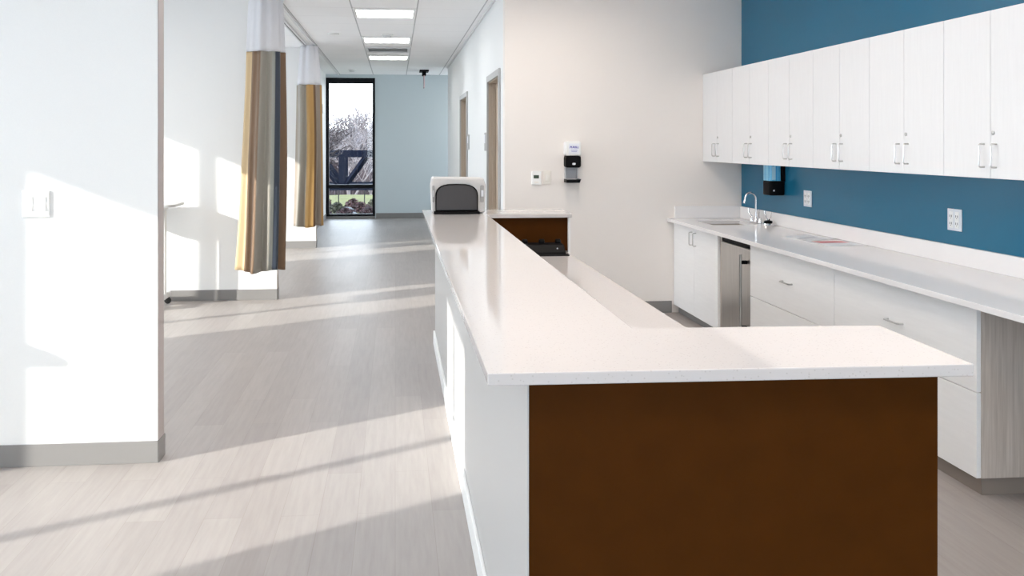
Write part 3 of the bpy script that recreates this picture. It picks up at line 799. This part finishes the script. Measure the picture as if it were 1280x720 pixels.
# eyewash next to it
EX, EY = 3.0, 6.99
t = thing('eyewash_fixture', 'chrome eyewash fixture with black cap and curved arms right of the faucet', 'eyewash', (EX, EY, CT))
bm = B(); lathe(bm, [(.048, .0005), (.05, .006), (.045, .018), (.03, .024)], (EX, EY, CT), 'z', 28); obj('base', bm, M['chrome'], t, smooth=True)
bm = B(); lathe(bm, [(.034, .0245), (.034, .034), (.026, .040)], (EX, EY, CT), 'z', 24); obj('cap', bm, M['black'], t, smooth=True)
for s in (-1, 1):
    bm = B(); tube(bm, [(EX, EY + s * .012, CT + .04), (EX, EY + s * .022, CT + .052), (EX, EY + s * .045, CT + .062), (EX, EY + s * .062, CT + .085), (EX, EY + s * .066, CT + .115)], .0055, 10)
    obj('curved_arm', bm, M['chrome'], t, smooth=True)

# papers
def sheet_obj(label, pts, extra=None):
    t = thing('paper_sheet', label, 'paper', (*pts[0], CT), 'papers on the wall counter')
    bm = B(); prism(bm, pts, 'z', CT + .0008, CT + .0022); s = obj('sheet', bm, M['paper'], t)
    if extra:
        for nm, m, q in extra:
            bm = B(); prism(bm, q, 'z', CT + .0023, CT + .0027); obj(nm, bm, M[m], s)
sheet_obj('plain white sheet on the wall counter, nearer the sink', [(2.74, 6.15), (2.80, 5.86), (3.05, 5.98), (2.98, 6.26)], [('print_block', 'grey_print', [(2.78, 6.02), (2.795, 5.98), (2.96, 6.05), (2.95, 6.09)])])
sheet_obj('white sheet with a red printed block on the wall counter', [(2.755, 5.84), (2.78, 5.54), (3.05, 5.56), (3.03, 5.86)], [('red_block', 'red_print', [(2.80, 5.82), (2.81, 5.70), (3.02, 5.72), (3.01, 5.83)])])

# soap dispenser on the teal wall
t = thing('soap_dispenser', 'black wall soap dispenser with blue liquid on the teal wall above the faucet', 'soap dispenser', (3.079, 6.92, 1.08))
bm = B(); prism(bm, rrect(2.955, 3.052, 6.86, 6.99, .014), 'z', 1.2, 1.325); obj('reservoir', bm, M['soap_blue'], t, .004, True)
bm = B(); bx(bm, 2.975, 3.005, 6.8585, 6.8598, 1.21, 1.315); obj('label_panel', bm, M['pale_blue'], t)
bm = B(); bx(bm, 3.0525, 3.079, 6.845, 7.0, 1.2, 1.33); obj('back_plate', bm, M['black'], t, .003)
bm = B(); prism(bm, rrect(2.955, 3.079, 6.845, 7.0, .022), 'z', 1.085, 1.1995); obj('pump_housing', bm, M['black'], t, .01, True)
bm = B(); lathe(bm, [(.007, 0), (.007, -.003)], (2.985, 6.8445, 1.125), 'y', 12); obj('logo_dot', bm, M['plate_grey'], t)

# outlets
def outlet(yc, zc, label):
    t = thing('wall_outlet', label, 'outlet', (3.079, yc, zc), 'quad outlets on the teal wall')
    box('plate', M['plate_grey'], t, 3.072, 3.079, yc - .062, yc + .062, zc - .06, zc + .06, bev=.002)
    for s in (-1, 1):
        r = box('receptacle', M['white_plastic'], t, 3.069, 3.0718, yc + s * .026 - .017, yc + s * .026 + .017, zc - .045, zc + .045, bev=.001)
        bm = B()
        for zz in (-.02, .02):
            bx(bm, 3.0675, 3.0695, yc + s * .026 - .009, yc + s * .026 - .006, zc + zz - .006, zc + zz + .006)
            bx(bm, 3.0675, 3.0695, yc + s * .026 + .006, yc + s * .026 + .009, zc + zz - .006, zc + zz + .006)
            bx(bm, 3.0675, 3.0695, yc + s * .026 - .002, yc + s * .026 + .002, zc + zz - .014, zc + zz - .010)
        obj('slots', bm, M['dark_slot'], r)
outlet(6.45, 1.085, 'pale quad outlet on the teal wall nearer the soap dispenser')
outlet(4.68, 1.077, 'pale quad outlet on the teal wall nearer the picture edge')

# ---------------------------------------------------------------- outside
def ground(name, m, x0, x1, y0, y1, fz, nx, ny):
    bm = B(); V = [[bm.verts.new((x0 + (x1 - x0) * i / nx, y0 + (y1 - y0) * j / ny, fz(x0 + (x1 - x0) * i / nx, y0 + (y1 - y0) * j / ny))) for j in range(ny + 1)] for i in range(nx + 1)]
    for i in range(nx):
        for j in range(ny): bm.faces.new((V[i][j], V[i + 1][j], V[i + 1][j + 1], V[i][j + 1]))
    o = obj(name, bm, m, None)
    for p in o.data.polygons: p.use_smooth = True
    return o
struct(ground('ground', M['earth'], -90, 90, 30.5, 160, lambda x, y: -.28 - min(4.0, (y - 30.5) * .16), 20, 20), 'brown earth beyond the lawn')
struct(ground('lawn', M['carpet_grass'], -60, 30, 18.2, 30.5, lambda x, y: -.25 + .02 * math.sin(x * 1.3) * math.sin(y), 60, 20), 'strip of green lawn outside')
struct(ground('bounce_terrace', M['paving'], -60, -5.2, -40, 18.2, lambda x, y: -.25, 10, 10), 'unseen pale paving bouncing daylight into the bay windows')  # unseen ground, made pale to bounce daylight up to the ceiling
struct(ground('bounce_terrace', M['paving'], -5.2, 40, -40, -4.8, lambda x, y: -.25, 10, 10), 'unseen pale paving bouncing daylight into the added rear window')
hl = ground('hillside', M['hill'], -120, 80, 88, 190, lambda x, y: -4.3 + max(0, 1 - ((y - 150) / 62) ** 2) * (7.6 - .045 * (x + 12) + 1.2 * math.sin(x * .09 + 1)) + .5 * math.sin(x * .7) * math.sin(y * .5), 90, 40)
struct(hl, 'brown wooded hill beyond the window')

# truss bridge
t = thing('truss_bridge', 'dark navy steel truss bridge seen through the end window', 'bridge', (-3, 45, -.7))
for yy in (45.0, 48.0):
    for nm, z0, z1 in (('top_chord', .80, 1.13), ('bottom_chord', -.85, -.55)):
        box(nm, M['navy_steel'], t, -14, 8, yy, yy + .25, z0, z1)
    x = -13.65
    while x < 8:
        box('post', M['navy_steel'], t, x - .15, x + .15, yy + .02, yy + .23, -.55, .80)
        for s in (-1, 1):
            bm = B(); tube(bm, [(x + s * 1.15, yy + .125, .78), (x + s * .20, yy + .125, -.55)], .13, 4); obj('diagonal', bm, M['navy_steel'], t)
        x += 2.75
box('deck', M['navy_steel'], t, -14, 8, 45.26, 47.99, -.75, -.62)
for x in (-12.5, -4.6, 5.5):
    box('pier', M['navy_steel'], t, x - .5, x + .5, 45.4, 47.8, -4.2, -.86)

# bare trees
def grow(bm, p, d, length, r, depth, rnd, spread):
    n = 4; pts = [p]; rs = [r]; q = p.copy(); dd = d.copy()
    for i in range(n):
        dd = (dd + Vector((rnd.uniform(-.16, .16), rnd.uniform(-.16, .16), rnd.uniform(-.02, .12)))).normalized()
        q = q + dd * (length / n); pts.append(q.copy()); rs.append(r * (1 - .42 * (i + 1) / n))
    tube(bm, pts, [max(q_, .017) for q_ in rs], 5 if depth > 1 else 3, cap=False)
    if depth == 0: return
    for k in range(rnd.choice((3, 3, 4))):
        i = rnd.randint(2, n); a = rnd.uniform(0, 2 * PI)
        side = Vector((math.cos(a), math.sin(a), rnd.uniform(-.1, .35)))
        nd = (dd * (1 - spread) + side * spread).normalized()
        grow(bm, pts[i], nd, length * rnd.uniform(.58, .80), rs[i] * .62, depth - 1, rnd, spread)
def tree(label, x, y, z, h, r, m, seed, lean=(0, 0, 1), depth=5, spread=.5):
    bm = B(); grow(bm, Vector((x, y, z)), Vector(lean).normalized(), h * .36, r, depth, random.Random(seed), spread)
    return tag(obj('bare_tree', bm, m), label, 'tree', 'bare trees outside')
tree('pale bare sycamore rising behind the truss bridge', -2.55, 56, -4.3, 11.2, .15, M['bark_pale'], 4, depth=6)
tree('dark bare tree at the left edge of the end window, branches reaching right', -4.7, 40, -2.0, 6.4, .11, M['bark_dark'], 9, lean=(.12, 0, 1), depth=5, spread=.62)
tree('slender pale bare tree at the right side of the end window', -1.5, 61, -4.3, 8.8, .12, M['bark_pale'], 21, depth=6)
tree('dull brown bare tree behind the left bridge post', -4.9, 63, -4.3, 8.2, .13, M['twigs'], 33, depth=6)
# brush: uncountable twigs behind the bridge
bm = B(); rnd = random.Random(5)
for k in range(1500):
    x = rnd.uniform(-16, 6); y = rnd.uniform(67, 80); z = -4.3; h = rnd.uniform(3.6, 5.6)
    a = rnd.uniform(0, 2 * PI); l = rnd.uniform(.1, .7)
    p0 = Vector((x, y, z)); p1 = p0 + Vector((l * math.cos(a) * .4, l * math.sin(a) * .4, h * .55)); p2 = p0 + Vector((l * math.cos(a) * 1.6, l * math.sin(a) * 1.6, h))
    tube(bm, [p0, p1, p2], [.03, .02, .006], 3, cap=False)
o = obj('brush_thicket', bm, M['twigs']); tag(o, 'purple brown leafless brush behind the bridge', 'brush', kind='stuff')

# shrubs, rocks, stakes right outside the end window
def shrub(label, x, y, r, h, m, seed):
    t = thing('low_shrub', label, 'shrub', (x, y, -.24), 'shrubs below the end window')
    rnd = random.Random(seed); bm = B()
    for k in range(420):
        a = rnd.uniform(0, 2 * PI); e = rnd.uniform(0, PI / 2); q = rnd.uniform(.55, 1) 
        r = min(r, .25); c = Vector((x + r * q * math.cos(a) * math.cos(e), y + r * q * math.sin(a) * math.cos(e), -.23 + h * q * math.sin(e) + .04))
        u = Vector((rnd.uniform(-1, 1), rnd.uniform(-1, 1), rnd.uniform(-1, 1))).normalized(); v = u.orthogonal().normalized()
        s = rnd.uniform(.022, .045)
        bm.faces.new([bm.verts.new(c + u * s), bm.verts.new(c + v * s * .6), bm.verts.new(c - u * s), bm.verts.new(c - v * s * .6)])
    obj('foliage', bm, m, t)
    bm = B()
    for k in range(9):
        a = rnd.uniform(0, 2 * PI); tube(bm, [(x, y, -.24), (x + r * .6 * math.cos(a), y + r * .6 * math.sin(a), -.2 + h * .7)], [.012, .005], 4)
    obj('stems', bm, M['bark_dark'], t)
for i, (x, y, r, h, mm, lab) in enumerate((
        (-1.62, 20.2, .34, .30, 'shrub', 'dark red shrub outside at the left of the end window'),
        (-1.10, 20.0, .32, .26, 'shrub', 'dark red shrub outside at the middle of the end window'),
        (-.58, 20.1, .32, .28, 'shrub', 'dark red shrub outside at the right of the end window'),
        (-1.38, 21.4, .36, .30, 'shrub_green', 'dull green shrub left in the second row outside the window'),
        (-.80, 21.5, .38, .30, 'shrub', 'dark red shrub right in the second row outside the window'),
        (-1.75, 22.8, .40, .30, 'shrub', 'dark red shrub at the far left edge below the lawn'),
        (-1.05, 22.9, .36, .28, 'shrub', 'dark red shrub centred just below the lawn'),
        (-.50, 22.8, .36, .30, 'shrub_green', 'dull green shrub at the right just below the lawn'))):
    shrub(lab, x, y, r, h, M[mm], 40 + i)
for x, y, s, lab in ((-1.02, 20.75, .15, 'pale grey rock between the shrubs outside, nearer the window'), (-1.2, 22.1, .17, 'pale grey rock between the shrubs outside, nearer the lawn')):
    bm = B(); bmesh.ops.create_icosphere(bm, subdivisions=3, radius=1)
    rnd = random.Random(int(x * 100))
    for v in bm.verts:
        n = v.co.copy(); k = 1 + .14 * math.sin(n.x * 4 + x) * math.cos(n.y * 5) + .08 * math.sin(n.z * 7)
        v.co = Vector((x + n.x * s * 1.3 * k, y + n.y * s * k, -.20 + n.z * s * .85 * k))
    tag(obj('rock', bm, M['rock'], smooth=True), lab, 'rock')
for x, lab in ((-1.62, 'thin dark stake on the lawn, left one'), (-.88, 'thin dark stake on the lawn, right one')):
    bm = B(); tube(bm, [(x, 26, -.26), (x, 26, .12)], .016, 8); tube(bm, [(x, 26, .12), (x, 26, .15)], [.022, .012], 8)
    tag(obj('garden_stake', bm, M['stake']), lab, 'stake', 'stakes on the lawn')

# ---------------------------------------------------------------- sun, sky, exposure
sd = bpy.data.lights.new('sun', 'SUN'); so = bpy.data.objects.new('sun', sd); C.objects.link(so)
dirv = Vector((1, .565, -.385)).normalized()
so.rotation_euler = (-dirv).to_track_quat('Z', 'Y').to_euler()
so.location = (-10, -6, 8)
sd.energy = SUN; sd.angle = math.radians(.55); sd.color = (1., .955, .88)

wd = bpy.data.worlds.new('sky'); S.world = wd; wd.use_nodes = True
N = wd.node_tree.nodes; L = wd.node_tree.links
bg = N['Background']
tc = N.new('ShaderNodeTexCoord'); sp = N.new('ShaderNodeSeparateXYZ'); cr = N.new('ShaderNodeValToRGB')
cr.color_ramp.elements[0].position = 0; cr.color_ramp.elements[0].color = (.90, .95, 1., 1)
cr.color_ramp.elements[1].position = .6; cr.color_ramp.elements[1].color = (.66, .81, 1., 1)
L.new(tc.outputs['Generated'], sp.inputs[0]); L.new(sp.outputs['Z'], cr.inputs[0]); L.new(cr.outputs[0], bg.inputs[0])
bg.inputs[1].default_value = SKY

S.view_settings.view_transform = 'Standard'; S.view_settings.look = 'None'
S.view_settings.exposure = EXPO; S.view_settings.gamma = 1.; S.view_settings.use_curve_mapping = False
S.cycles.use_denoising = True
S.cycles.max_bounces = 14; S.cycles.diffuse_bounces = 8; S.cycles.transparent_max_bounces = 16
S.cycles.sample_clamp_indirect = 8.
